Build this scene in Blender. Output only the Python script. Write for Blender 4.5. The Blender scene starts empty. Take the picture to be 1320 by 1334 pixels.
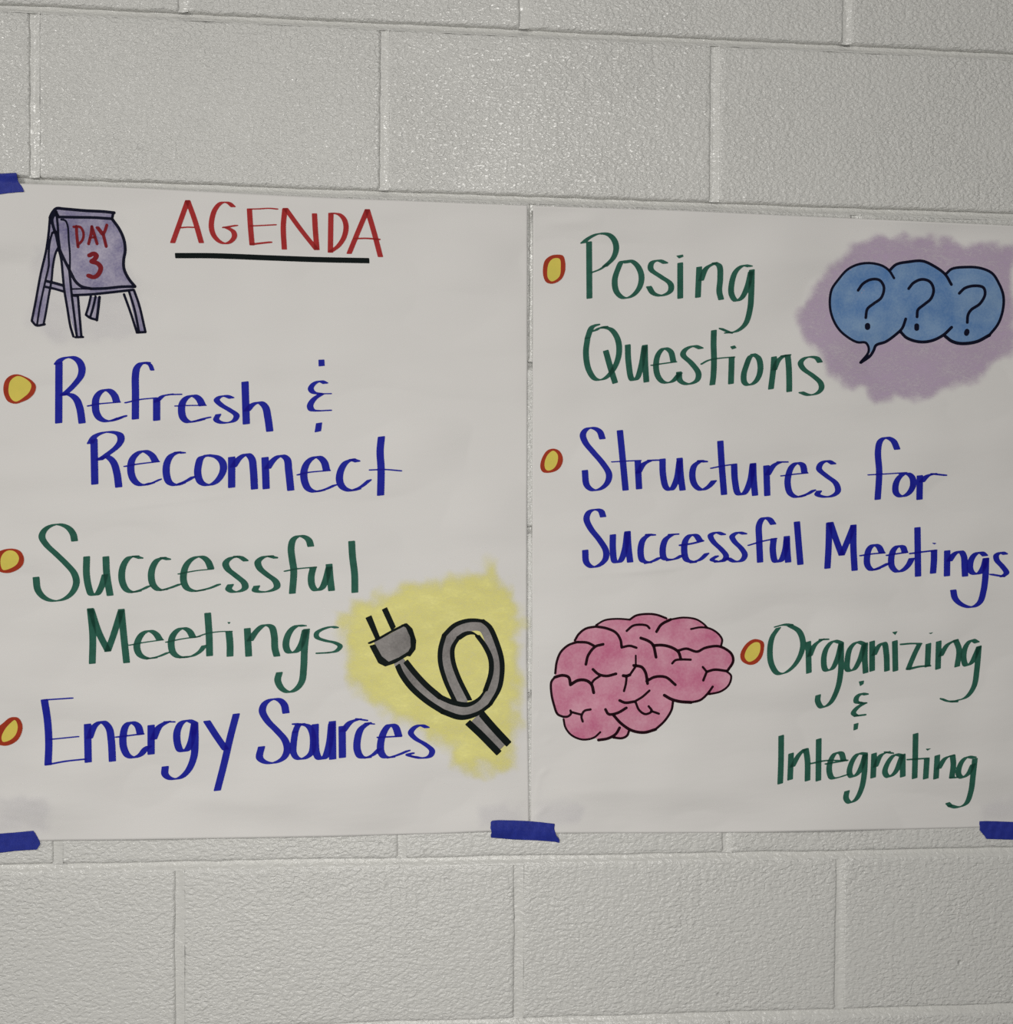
import bpy, math
import numpy as np
from mathutils import Matrix, Vector, noise

# ------------------------------------------------------------------ camera
W, H, F = 1320.0, 1334.0, 1270.0
YAW, PITCH, ROLL, DIST = 0.08016149, -0.01375389, 0.00493806, 1.19042106
EYE_Z = 1.50                       # camera height above the (unseen) floor


def cam_axes():
    fw = np.array([math.sin(YAW) * math.cos(PITCH), math.cos(YAW) * math.cos(PITCH), math.sin(PITCH)])
    r0 = np.array([math.cos(YAW), -math.sin(YAW), 0.0])
    u0 = np.cross(r0, fw)
    c, s = math.cos(ROLL), math.sin(ROLL)
    return c * r0 + s * u0, -s * r0 + c * u0, fw


RIGHT, UP, FWD = cam_axes()
scene = bpy.context.scene
cd = bpy.data.cameras.new('camera')
cam = bpy.data.objects.new('camera', cd)
scene.collection.objects.link(cam)
mw = Matrix.Identity(4)
for i in range(3):
    mw[i][0], mw[i][1], mw[i][2] = RIGHT[i], UP[i], -FWD[i]
mw[0][3], mw[1][3], mw[2][3] = 0.0, -DIST, EYE_Z
cam.matrix_world = mw
cd.sensor_fit = 'HORIZONTAL'
cd.sensor_width = 36.0
cd.lens = F / W * 36.0
cd.clip_start = 0.02
scene.camera = cam

# ------------------------------------------------------------------ light
world = bpy.data.worlds.new('room_ambience')
scene.world = world
world.use_nodes = True
world.node_tree.nodes['Background'].inputs[0].default_value = (1.0, 0.985, 0.96, 1)
world.node_tree.nodes['Background'].inputs[1].default_value = 0.09


def area(name, loc, size, sy, power, target, col=(1, 0.98, 0.94)):
    ld = bpy.data.lights.new(name, 'AREA')
    ld.shape = 'RECTANGLE'
    ld.size, ld.size_y = size, sy
    ld.energy = power
    ld.color = col
    o = bpy.data.objects.new(name, ld)
    o.location = loc
    d = Vector(target) - Vector(loc)
    o.rotation_euler = d.to_track_quat('-Z', 'Y').to_euler()
    scene.collection.objects.link(o)
    return o


area('ceiling_panel_light', (-2.8, -3.2, 2.8), 0.6, 0.6, 52, (-0.1, 0, 1.3))
area('ceiling_panel_light', (0.35, -3.0, 2.75), 0.45, 0.45, 22, (0.1, 0, 1.4))
area('fill_light', (-0.12, -1.35, 1.12), 0.7, 0.7, 6.6, (0.0, 0, 1.1))  # added frontal fill just behind the camera, brightens the centre and lower wall

vs = scene.view_settings
vs.view_transform = 'Standard'
vs.look = 'None'
vs.gamma = 1.0
vs.use_curve_mapping = False
vs.exposure = 0.04
scene.cycles.transparent_max_bounces = 16
scene.cycles.use_denoising = False

# ------------------------------------------------------------------ helpers


def link(name, me, mat=None, parent=None):
    o = bpy.data.objects.new(name, me)
    scene.collection.objects.link(o)
    if mat is not None:
        me.materials.append(mat)
    if parent is not None:
        o.parent = parent
    return o


def unproj(x, y):
    """photo pixel(s) -> X, Z on the wall plane Y=0"""
    x = np.asarray(x, float)
    y = np.asarray(y, float)
    a = (x - W / 2) / F
    b = (y - H / 2) / F
    d = [FWD[i] + RIGHT[i] * a - UP[i] * b for i in range(3)]
    t = DIST / d[1]
    return t * d[0], EYE_Z + t * d[2]


def mesh(name, V, Fs, smooth=True):
    me = bpy.data.meshes.new(name)
    me.from_pydata([tuple(v) for v in V], [], [tuple(f) for f in Fs])
    if smooth:
        me.polygons.foreach_set('use_smooth', [True] * len(me.polygons))
    me.update()
    return me


def np_mesh(name, V, T, attrs=None, smooth=True):
    """fast triangle mesh from numpy"""
    me = bpy.data.meshes.new(name)
    n, m = len(V), len(T)
    me.vertices.add(n)
    me.vertices.foreach_set('co', np.ascontiguousarray(V, np.float32).ravel())
    me.loops.add(m * 3)
    me.loops.foreach_set('vertex_index', np.ascontiguousarray(T, np.int32).ravel())
    me.polygons.add(m)
    me.polygons.foreach_set('loop_start', np.arange(0, m * 3, 3, dtype=np.int32))
    me.polygons.foreach_set('loop_total', np.full(m, 3, np.int32))
    if smooth:
        me.polygons.foreach_set('use_smooth', np.ones(m, bool))
    for k, v in (attrs or {}).items():
        at = me.attributes.new(k, 'FLOAT', 'POINT')
        at.data.foreach_set('value', np.ascontiguousarray(v, np.float32))
    me.update()
    me.validate()
    return me


# ------------------------------------------------------------------ materials
def new_mat(name):
    m = bpy.data.materials.new(name)
    m.use_nodes = True
    nt = m.node_tree
    return m, nt, nt.nodes['Principled BSDF']


def N(nt, kind, **kw):
    n = nt.nodes.new(kind)
    for k, v in kw.items():
        if k.startswith('i_'):
            n.inputs[k[2:].replace('_', ' ')].default_value = v
        else:
            setattr(n, k, v)
    return n


def math_node(nt, op, a, b=None, clamp=False):
    n = nt.nodes.new('ShaderNodeMath')
    n.operation = op
    n.use_clamp = clamp
    for k, v in enumerate((a, b)):
        if v is None:
            continue
        if isinstance(v, (int, float)):
            n.inputs[k].default_value = v
        else:
            nt.links.new(v, n.inputs[k])
    return n.outputs[0]


def mixcol(nt, f, a, b):
    n = nt.nodes.new('ShaderNodeMix')
    n.data_type = 'RGBA'
    for s, v in ((n.inputs['Factor'], f), (n.inputs['A'], a), (n.inputs['B'], b)):
        if isinstance(v, (tuple, float, int)):
            s.default_value = v
        else:
            nt.links.new(v, s)
    return n.outputs['Result']


def wall_material(name, peel, base):
    m, nt, p = new_mat(name)
    L = nt.links
    g = N(nt, 'ShaderNodeNewGeometry')
    pos = g.outputs['Position']
    n1 = N(nt, 'ShaderNodeTexNoise', i_Scale=250.0, i_Detail=2.5, i_Roughness=0.55)
    n2 = N(nt, 'ShaderNodeTexNoise', i_Scale=60.0, i_Detail=2.0)
    vo = N(nt, 'ShaderNodeTexVoronoi', i_Scale=340.0)
    vo.feature = 'SMOOTH_F1'
    big = N(nt, 'ShaderNodeTexNoise', i_Scale=7.0, i_Detail=2.0)
    pit = N(nt, 'ShaderNodeTexVoronoi', i_Scale=38.0)
    mp = N(nt, 'ShaderNodeMapping')
    mp.inputs['Scale'].default_value = (0.72, 1, 1.15)
    L.new(pos, mp.inputs[0])
    for n in (n2, big, pit):
        L.new(pos, n.inputs['Vector'])
    for n in (n1, vo):
        L.new(mp.outputs[0], n.inputs['Vector'])
    # orange peel: flat lumps with short creases between them, fine above, coarser below
    def lumps(src, lo, hi):
        mr = N(nt, 'ShaderNodeMapRange', interpolation_type='SMOOTHSTEP')
        mr.inputs['From Min'].default_value = lo
        mr.inputs['From Max'].default_value = hi
        L.new(src, mr.inputs['Value'])
        return mr.outputs[0]
    nc = N(nt, 'ShaderNodeTexNoise', i_Scale=225.0, i_Detail=2.5, i_Roughness=0.5)
    nc.inputs['Distortion'].default_value = 0.4
    L.new(mp.outputs[0], nc.inputs['Vector'])
    sz = N(nt, 'ShaderNodeSeparateXYZ')
    L.new(pos, sz.inputs[0])
    zr = N(nt, 'ShaderNodeMapRange')
    for kk, vv in (('From Min', 1.1), ('From Max', 1.7), ('To Min', 1.0), ('To Max', 0.15)):
        zr.inputs[kk].default_value = vv
    L.new(sz.outputs[2], zr.inputs['Value'])
    coarse = zr.outputs[0]
    fine = math_node(nt, 'SUBTRACT', 1.15, coarse)
    hf = math_node(nt, 'ADD', math_node(nt, 'MULTIPLY', lumps(n1.outputs['Fac'], 0.36, 0.60), 0.42),
                   math_node(nt, 'MULTIPLY', vo.outputs['Distance'], -0.35))
    hc = math_node(nt, 'MULTIPLY', lumps(nc.outputs['Fac'], 0.28, 0.66), 0.50)
    h = math_node(nt, 'ADD', math_node(nt, 'MULTIPLY', hf, fine), math_node(nt, 'MULTIPLY', hc, coarse))
    h = math_node(nt, 'ADD', h, math_node(nt, 'MULTIPLY', n2.outputs['Fac'], 0.8))
    # peel amplitude changes over the wall
    amp = math_node(nt, 'ADD', math_node(nt, 'MULTIPLY', big.outputs['Fac'], 1.0), 0.35)
    h = math_node(nt, 'MULTIPLY', h, amp)
    # rare pits and blobs
    pd = math_node(nt, 'SUBTRACT', 0.13, pit.outputs['Distance'], True)
    sep = N(nt, 'ShaderNodeSeparateColor')
    L.new(pit.outputs['Color'], sep.inputs[0])
    rare = math_node(nt, 'GREATER_THAN', sep.outputs[0], 0.86)
    sign = math_node(nt, 'SUBTRACT', math_node(nt, 'MULTIPLY', sep.outputs[1], 2.0), 1.2)
    h = math_node(nt, 'ADD', h, math_node(nt, 'MULTIPLY', math_node(nt, 'MULTIPLY', math_node(nt, 'MULTIPLY', pd, rare), sign), 5.0))
    b = N(nt, 'ShaderNodeBump', i_Strength=1.0, i_Distance=peel)
    L.new(h, b.inputs['Height'])
    L.new(b.outputs[0], p.inputs['Normal'])
    c = mixcol(nt, big.outputs['Fac'], tuple(x * 0.97 for x in base) + (1,), tuple(min(1, x * 1.03) for x in base) + (1,))
    L.new(c, p.inputs['Base Color'])
    p.inputs['Roughness'].default_value = 0.25
    p.inputs['Specular IOR Level'].default_value = 0.6
    return m


M_BLOCK = wall_material('painted_block', 0.0019, (0.655, 0.652, 0.625))
M_JOINT = wall_material('painted_mortar', 0.0011, (0.655, 0.652, 0.625))


def paper_material():
    m, nt, p = new_mat('newsprint_paper')
    L = nt.links
    g = N(nt, 'ShaderNodeNewGeometry')
    n1 = N(nt, 'ShaderNodeTexNoise', i_Scale=9.0, i_Detail=4.0)
    n2 = N(nt, 'ShaderNodeTexNoise', i_Scale=900.0, i_Detail=2.0)
    mp = N(nt, 'ShaderNodeMapping')
    mp.inputs['Scale'].default_value = (7, 1, 24)
    n3 = N(nt, 'ShaderNodeTexNoise', i_Scale=1.0, i_Detail=3.0)
    L.new(g.outputs['Position'], mp.inputs[0])
    L.new(mp.outputs[0], n3.inputs['Vector'])
    for n in (n1, n2):
        L.new(g.outputs['Position'], n.inputs['Vector'])
    c = mixcol(nt, n1.outputs['Fac'], (0.70, 0.683, 0.665, 1), (0.735, 0.72, 0.70, 1))
    L.new(c, p.inputs['Base Color'])
    h = math_node(nt, 'ADD', math_node(nt, 'MULTIPLY', n2.outputs['Fac'], 0.05), n3.outputs['Fac'])
    b = N(nt, 'ShaderNodeBump', i_Strength=0.6, i_Distance=0.0026)
    L.new(h, b.inputs['Height'])
    L.new(b.outputs[0], p.inputs['Normal'])
    p.inputs['Roughness'].default_value = 0.7
    p.inputs['Specular IOR Level'].default_value = 0.25
    return m


M_PAPER = paper_material()


def ink_material(name, light, dark, rough=0.5):
    """marker ink: strokes carry 'ink' = number of passes, more passes darker"""
    m, nt, p = new_mat(name)
    L = nt.links
    at = N(nt, 'ShaderNodeAttribute', attribute_name='ink')
    g = N(nt, 'ShaderNodeNewGeometry')
    n = N(nt, 'ShaderNodeTexNoise', i_Scale=120.0, i_Detail=3.0)
    L.new(g.outputs['Position'], n.inputs['Vector'])
    f = math_node(nt, 'MULTIPLY', math_node(nt, 'SUBTRACT', at.outputs['Fac'], 1.0), 0.75)
    f = math_node(nt, 'ADD', f, math_node(nt, 'MULTIPLY', math_node(nt, 'SUBTRACT', n.outputs['Fac'], 0.35), 0.9), True)
    L.new(mixcol(nt, f, light + (1,), dark + (1,)), p.inputs['Base Color'])
    p.inputs['Roughness'].default_value = rough
    p.inputs['Specular IOR Level'].default_value = 0.04
    return m


def pencil_material(name, c1, c2, scale=260.0, stretch=(1, 1, 1), paper=0.0):
    m, nt, p = new_mat(name)
    L = nt.links
    g = N(nt, 'ShaderNodeNewGeometry')
    mp = N(nt, 'ShaderNodeMapping')
    mp.inputs['Scale'].default_value = stretch
    mp.inputs['Rotation'].default_value = (0, 0.6, 0)
    L.new(g.outputs['Position'], mp.inputs[0])
    n1 = N(nt, 'ShaderNodeTexNoise', i_Scale=scale, i_Detail=4.0, i_Roughness=0.7)
    n2 = N(nt, 'ShaderNodeTexNoise', i_Scale=30.0, i_Detail=3.0)
    L.new(mp.outputs[0], n1.inputs['Vector'])
    L.new(g.outputs['Position'], n2.inputs['Vector'])
    f = math_node(nt, 'ADD', math_node(nt, 'MULTIPLY', n1.outputs['Fac'], 1.2), math_node(nt, 'MULTIPLY', n2.outputs['Fac'], 2.2))
    f = math_node(nt, 'SUBTRACT', f, 1.2, True)
    L.new(mixcol(nt, f, c1 + (1,), c2 + (1,)), p.inputs['Base Color'])
    p.inputs['Roughness'].default_value = 0.75
    p.inputs['Specular IOR Level'].default_value = 0.15
    return m


def chalk_material(name, col, col2, strength, grain=0.5):
    """soft pastel rubbed on paper: coverage from the 'cover' attribute"""
    m, nt, p = new_mat(name)
    L = nt.links
    at = N(nt, 'ShaderNodeAttribute', attribute_name='cover')
    g = N(nt, 'ShaderNodeNewGeometry')
    mp = N(nt, 'ShaderNodeMapping')
    mp.inputs['Scale'].default_value = (1.0, 1, 2.2)
    mp.inputs['Rotation'].default_value = (0, 0.55, 0)
    L.new(g.outputs['Position'], mp.inputs[0])
    n1 = N(nt, 'ShaderNodeTexNoise', i_Scale=230.0, i_Detail=4.0, i_Roughness=0.7)
    n2 = N(nt, 'ShaderNodeTexNoise', i_Scale=28.0, i_Detail=4.0)
    L.new(mp.outputs[0], n1.inputs['Vector'])
    L.new(mp.outputs[0], n2.inputs['Vector'])
    k = math_node(nt, 'ADD', math_node(nt, 'MULTIPLY', math_node(nt, 'SUBTRACT', n1.outputs['Fac'], 0.5), grain),
                  math_node(nt, 'MULTIPLY', math_node(nt, 'SUBTRACT', n2.outputs['Fac'], 0.5), 1.1))
    k = math_node(nt, 'ADD', k, 1.0)
    a = math_node(nt, 'MULTIPLY', math_node(nt, 'MULTIPLY', at.outputs['Fac'], strength), k, True)
    L.new(a, p.inputs['Alpha'])
    L.new(mixcol(nt, n2.outputs['Fac'], col + (1,), col2 + (1,)), p.inputs['Base Color'])
    p.inputs['Roughness'].default_value = 0.8
    p.inputs['Specular IOR Level'].default_value = 0.1
    return m


INK = {
    'blue': ink_material('blue_marker_ink', (0.018, 0.024, 0.330), (0.008, 0.006, 0.230)),
    'green': ink_material('green_marker_ink', (0.030, 0.120, 0.085), (0.008, 0.045, 0.030)),
    'red': ink_material('red_marker_ink', (0.400, 0.036, 0.036), (0.220, 0.014, 0.014)),
    'dark_red': ink_material('dark_red_marker_ink', (0.200, 0.016, 0.022), (0.120, 0.008, 0.012)),
    'black': ink_material('black_marker_ink', (0.006, 0.010, 0.010), (0.003, 0.005, 0.004)),
    'navy': ink_material('navy_pen_ink', (0.007, 0.008, 0.022), (0.004, 0.004, 0.012)),
    'maroon': ink_material('dark_red_pen_ink', (0.018, 0.004, 0.008), (0.008, 0.002, 0.004)),
    'brick': ink_material('brick_red_marker_ink', (0.380, 0.045, 0.020), (0.200, 0.022, 0.010)),
    'yellow': pencil_material('yellow_marker_ink', (0.72, 0.58, 0.11), (0.62, 0.54, 0.10), 90.0),
    'lilac': pencil_material('lilac_pencil', (0.44, 0.41, 0.51), (0.15, 0.135, 0.27), 420.0),
    'sky': pencil_material('blue_pencil', (0.22, 0.34, 0.52), (0.09, 0.20, 0.43), 420.0),
    'pink': pencil_material('pink_pencil', (0.66, 0.33, 0.42), (0.53, 0.15, 0.26), 330.0),
    'grey': pencil_material('grey_pencil', (0.33, 0.31, 0.30), (0.17, 0.16, 0.155), 380.0),
    'yellow_chalk': chalk_material('yellow_chalk', (0.90, 0.83, 0.16), (0.87, 0.83, 0.40), 0.74, 0.9),
    'purple_chalk': chalk_material('purple_chalk', (0.47, 0.35, 0.52), (0.57, 0.45, 0.60), 0.60, 1.5),
    'grey_smudge': chalk_material('grey_smudge', (0.48, 0.46, 0.56), (0.50, 0.48, 0.58), 0.10),
}


def tape_material():
    m, nt, p = new_mat('blue_painters_tape')
    L = nt.links
    g = N(nt, 'ShaderNodeNewGeometry')
    n = N(nt, 'ShaderNodeTexNoise', i_Scale=160.0, i_Detail=4.0)
    w = N(nt, 'ShaderNodeTexWave', i_Scale=260.0, i_Distortion=6.0, i_Detail=2.0)
    w.bands_direction = 'X'
    L.new(g.outputs['Position'], n.inputs['Vector'])
    L.new(g.outputs['Position'], w.inputs['Vector'])
    L.new(mixcol(nt, n.outputs['Fac'], (0.010, 0.018, 0.20, 1), (0.026, 0.042, 0.34, 1)), p.inputs['Base Color'])
    b = N(nt, 'ShaderNodeBump', i_Strength=0.5, i_Distance=0.0003)
    L.new(math_node(nt, 'ADD', w.outputs['Fac'], n.outputs['Fac']), b.inputs['Height'])
    L.new(b.outputs[0], p.inputs['Normal'])
    p.inputs['Roughness'].default_value = 0.5
    p.inputs['Specular IOR Level'].default_value = 0.25
    return m


M_TAPE = tape_material()

# ------------------------------------------------------------------ the block wall
PITCH_B = 0.4064
X0W, X1W = -1.31, 1.77


def zline(xa, ya, xb, yb):
    (Xa, Xb), (Za, Zb) = unproj([xa, xb], [ya, yb])
    s = (Zb - Za) / (Xb - Xa)
    return (float(Za - s * Xa), float(s))


j0 = zline(0, 8, 1320, 72)
j1 = zline(0, 234, 1320, 281)
j5 = zline(0, 1132, 1320, 1109)
j6 = zline(440, 1339, 1320, 1313)
JN = {0: j0, 1: j1, 5: j5, 6: j6}
for k in (2, 3, 4):
    t = (k - 1) / 4
    JN[k] = tuple(j1[i] * (1 - t) + j5[i] * t for i in (0, 1))
for k in (-1, -2, -3):
    JN[k] = (j0[0] - 0.2032 * k, j0[1])
for k in (7, 8, 9, 10, 11):
    JN[k] = (j6[0] - 0.2032 * (k - 6), j6[1])


def jz(k, X):
    return JN[k][0] + JN[k][1] * X


XJ = {-3: 0.115, 8: -0.03, 9: 0.115, 10: -0.03, -2: -0.06, -1: 0.1142, 0: -0.0550, 1: 0.128, 2: -0.045, 3: 0.12, 4: -0.0311, 5: 0.1130, 6: -0.02, 7: 0.115}


def course_xs(k):
    x0 = XJ[k]
    xs = [x0 + i * PITCH_B for i in range(-5, 7)]
    if k == 0:   # measured, a little uneven
        xs = [x0 + i * 0.4075 for i in range(-5, 7)]
    if k == 5:
        xs = [x0 + i * 0.4090 for i in range(-5, 7)]
    xs = [x for x in xs if X0W + 0.12 < x < X1W - 0.12]
    return [X0W] + xs + [X1W]


HJ = 0.0046       # half the joint's width


def wob(x, z, s, a, seed=0.0):
    return a * noise.noise(Vector((x * s, z * s, seed)))


def block_mesh(xa, xb, k):
    """one painted concrete block: front face, rounded irregular arris, sides into the wall"""
    corners = [(xa + HJ, jz(k + 1, xa + HJ) + HJ), (xb - HJ, jz(k + 1, xb - HJ) + HJ),
               (xb - HJ, jz(k, xb - HJ) - HJ), (xa + HJ, jz(k, xa + HJ) - HJ)]
    V, Fs = [], []
    prof = [(0.0004, 0.012), (0.0002, 0.0050), (0.0, 0.0030), (-0.0008, 0.0013), (-0.0020, 0.0003), (-0.0036, 0.0), (-0.0095, 0.0)]
    sgn = [(-1, -1), (1, -1), (1, 1), (-1, 1)]
    m = 2 * (30 + 16)
    for off, dep in prof:
        cs = [np.array(corners[i]) + np.array(sgn[i]) * off for i in range(4)]
        for i in range(4):
            A, B = cs[i], cs[(i + 1) % 4]
            d = (B - A)
            Ln = np.linalg.norm(d)
            d = d / Ln
            out = np.array([d[1], -d[0]])
            n = 30 if i % 2 == 0 else 16
            for j in range(n):
                p = A + d * (0.0022 + (Ln - 0.0044) * j / (n - 1))
                p = p + out * (wob(p[0], p[1], 55, 0.0011, k * 3.1) + wob(p[0], p[1], 160, 0.0005, 5) + wob(p[0], p[1], 9, 0.0010, 11))
                dd = dep + wob(p[0], p[1], 30, 0.0003, 9) if 0 < dep < 0.002 else dep
                V.append((p[0], dd, p[1]))
    nr = len(prof)
    for a in range(nr - 1):
        for q in range(m):
            q2 = (q + 1) % m
            Fs.append((a * m + q, a * m + q2, (a + 1) * m + q2, (a + 1) * m + q))
    # front face: a regular grid inside the last ring
    nb, ns = 30, 16
    c4 = [np.array(c) for c in corners]
    ins = 0.016
    g0 = len(V)
    lo, hi = c4[0] + (ins, ins), c4[1] + (-ins, ins)
    tl, tr = c4[3] + (ins, -ins), c4[2] + (-ins, -ins)
    for rr in range(ns):
        for cc in range(nb):
            u, v = cc / (nb - 1), rr / (ns - 1)
            p = (lo * (1 - u) + hi * u) * (1 - v) + (tl * (1 - u) + tr * u) * v
            V.append((p[0], 0.0, p[1]))

    def G(rr, cc):
        return g0 + rr * nb + cc
    R0 = (nr - 1) * m
    bot = [R0 + q for q in range(nb)]
    rig = [R0 + nb + q for q in range(ns)]
    top = [R0 + nb + ns + q for q in range(nb)][::-1]
    lef = [R0 + 2 * nb + ns + q for q in range(ns)][::-1]
    for rr in range(ns - 1):
        for cc in range(nb - 1):
            Fs.append((G(rr, cc), G(rr, cc + 1), G(rr + 1, cc + 1), G(rr + 1, cc)))
        Fs.append((G(rr, nb - 1), rig[rr], rig[rr + 1], G(rr + 1, nb - 1)))
        Fs.append((lef[rr], G(rr, 0), G(rr + 1, 0), lef[rr + 1]))
    for cc in range(nb - 1):
        Fs.append((bot[cc], bot[cc + 1], G(0, cc + 1), G(0, cc)))
        Fs.append((G(ns - 1, cc), G(ns - 1, cc + 1), top[cc + 1], top[cc]))
    Fs.append((bot[-1], rig[0], G(0, nb - 1)))
    Fs.append((rig[-1], top[-1], G(ns - 1, nb - 1)))
    Fs.append((top[0], lef[-1], G(ns - 1, 0)))
    Fs.append((lef[0], bot[0], G(0, 0)))
    return mesh('concrete_block', V, Fs)


def strip(V, Fs, pts, side, depth=0.0058, w=HJ + 0.0016, flat=False):
    """tooled concave mortar joint along pts, side = unit vector across it"""
    prof = [(-1.0, 0.0006), (-0.8, 0.0009), (-0.45, depth * 0.55), (-0.1, depth * 0.85), (0.3, depth), (0.7, depth * 1.05), (1.0, depth * 1.1)]
    if flat:
        prof = [(-1.0, 0.0005), (-0.8, 0.0008), (-0.45, depth * 0.6), (-0.1, depth * 0.95), (0.3, depth * 1.1), (0.7, depth), (1.0, depth * 1.1)]
    base = len(V)
    for (x, z) in pts:
        for u, d in prof:
            px, pz = x + side[0] * u * w, z + side[1] * u * w
            V.append((px, d + wob(px, pz, 70, 0.0007, 2.0) + wob(px, pz, 14, 0.0006, 7.0), pz))
    m = len(prof)
    for i in range(len(pts) - 1):
        for j in range(m - 1):
            a = base + i * m + j
            Fs.append((a, a + 1, a + m + 1, a + m))


WV, WF = [], []
zt, zb = jz(-3, 0), jz(11, 0)
# slab behind the blocks
WV += [(X0W, 0.02, zb), (X1W, 0.02, zb), (X1W, 0.02, zt), (X0W, 0.02, zt),
       (X0W, 0.20, zb), (X1W, 0.20, zb), (X1W, 0.20, zt), (X0W, 0.20, zt)]
WF += [(0, 1, 2, 3), (5, 4, 7, 6), (4, 0, 3, 7), (1, 5, 6, 2), (3, 2, 6, 7), (4, 5, 1, 0)]
for k in range(-2, 11):
    xs = np.linspace(X0W, X1W, 560)
    strip(WV, WF, [(x, jz(k, x)) for x in xs], (0.0, 1.0))
for k in range(-3, 11):
    for x in course_xs(k)[1:-1]:
        zs = np.linspace(jz(k + 1, x) + 0.0042, jz(k, x) - 0.0042, 44)
        strip(WV, WF, [(x, z) for z in zs], (-1.0, 0.0), depth=0.0022, flat=True)
wall = link('wall_back', mesh('wall_back', WV, WF), M_JOINT)
wall['kind'] = 'structure'
for k in range(-3, 11):
    xs = course_xs(k)
    for a, b in zip(xs[:-1], xs[1:]):
        link('concrete_block', block_mesh(a, b, k), M_BLOCK, wall)

# ------------------------------------------------------------------ paper shape (depth in front of the wall, metres)


def sm(a, b, x):
    t = np.clip((x - a) / (b - a), 0, 1)
    return t * t * (3 - 2 * t)


def ltop(x):
    return np.interp(x, [-40, 60, 220, 440, 690], [237, 240, 247, 258, 268])


def rtop(x):
    return np.interp(x, [690, 880, 1120, 1320, 1400], [268, 274, 285, 294, 297])


def lbot(x):
    return np.interp(x, [-40, 60, 440, 560, 640, 700], [1097, 1095.5, 1089.5, 1086.5, 1083, 1082])


def rbot(x):
    return np.interp(x, [680, 720, 880, 1000, 1240, 1400], [1084, 1085.5, 1085, 1084, 1079, 1075])


def crease(x, y, x0, y0, x1, y1, w, a):
    """a soft ridge along a segment"""
    dx, dy = x1 - x0, y1 - y0
    L2 = dx * dx + dy * dy
    t = ((x - x0) * dx + (y - y0) * dy) / L2
    tc = np.clip(t, 0, 1)
    d = np.hypot(x - x0 - tc * dx, y - y0 - tc * dy)
    return a * np.exp(-(d / w) ** 2) * np.sin(np.pi * np.clip(t, 0.02, 0.98))


WAVES = [(62, 0.10, 1.0, 2.2e-6), (81, -0.16, 2.3, 2.6e-6), (104, 0.25, 4.1, 2.8e-6), (137, -0.30, 0.4, 3.0e-6), (173, 0.5, 5.2, 2.6e-6),
         (48, -0.05, 3.3, 1.6e-6), (120, 1.2, 2.0, 1.5e-6), (220, -0.8, 1.4, 2.0e-6)]


def depth(x, y):
    x = np.asarray(x, float)
    y = np.asarray(y, float)
    right = x > 690.5
    top = np.where(right, rtop(x), ltop(x))
    bot = np.where(right, rbot(x), lbot(x))
    d = 0.0022 + 0 * x
    d += 0.0009 * np.sin(x * 0.0093 + 0.8 + 1.6 * np.sin(y * 0.004)) * np.sin(y * 0.0071 + 1.1)
    d += 0.0007 * np.sin(y * 0.021 + 1.3 * np.sin(x * 0.006 + 0.5)) * (0.5 + 0.5 * np.sin(x * 0.008 + y * 0.003))
    d += 0.00030 * np.sin(y * 0.047 + 0.9 * np.sin(x * 0.011)) + 0.00012 * np.sin(y * 0.105 + x * 0.009)
    for (lam, ang, ph, a) in WAVES:
        q = (x * math.sin(ang) + y * math.cos(ang)) * 2 * math.pi / lam + ph
        d += 3.0 * a * lam * np.sin(q + 0.9 * np.sin(x * 0.013 + ph))
    # top edges curl off the wall
    u = y - top
    d += np.where(right, 0.0070, 0.0045) * np.exp(-np.clip(u, 0, None) / 22.0) * (0.75 + 0.25 * np.sin(x * 0.021))
    # bottom edge stands off a little between the tapes
    v = bot - y
    span = np.where(right, np.sin(np.pi * np.clip((x - 705) / 590, 0, 1)), np.sin(np.pi * np.clip((x - 40) / 600, 0, 1)))
    d += 0.0030 * span * np.exp(-np.clip(v, 0, None) / 40.0)
    # creases
    d += crease(x, y, 105, 668, 330, 641, 4.0, 0.0012)
    d += crease(x, y, 560, 790, 0, 800, 14.0, 0.0006)
    d += crease(x, y, 742, 752, 935, 735, 4.5, 0.0013)
    d += crease(x, y, 700, 1012, 716, 1000, 3.5, 0.0018)
    d += crease(x, y, 698, 1045, 703, 1005, 3.5, 0.0015)
    d += crease(x, y, 692, 1066, 716, 1048, 4.0, 0.0020)
    d += crease(x, y, 700, 968, 728, 962, 5.0, 0.0013)
    d += crease(x, y, 696, 940, 703, 925, 4.0, 0.0012)
    d += crease(x, y, 705, 1035, 880, 1030, 8.0, 0.0010)
    d += crease(x, y, 120, 1030, 420, 1052, 12.0, 0.0012)
    d += crease(x, y, 30, 1045, 62, 1040, 5.0, 0.0012)
    d += crease(x, y, 700, 290, 790, 288, 9.0, 0.0022)
    d += crease(x, y, 430, 276, 560, 282, 9.0, 0.0016)
    d += crease(x, y, 1130, 548, 1300, 556, 8.0, 0.0009)
    # held close to the wall along the vertical edges
    edge = np.exp(-(np.clip(np.abs(x - 690.5), 0, None) / 30.0))
    d = d * (1 - 0.80 * edge * sm(20, 120, u))
    return np.clip(d, 0.0007, None)


def to_world(x, y, extra):
    X, Z = unproj(x, y)
    dp = depth(x, y) + extra
    # keep the pixel's line of sight through the standing-off surface
    s = (DIST - dp) / DIST
    return np.stack([X * s, -dp, EYE_Z + (Z - EYE_Z) * s], -1)


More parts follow.
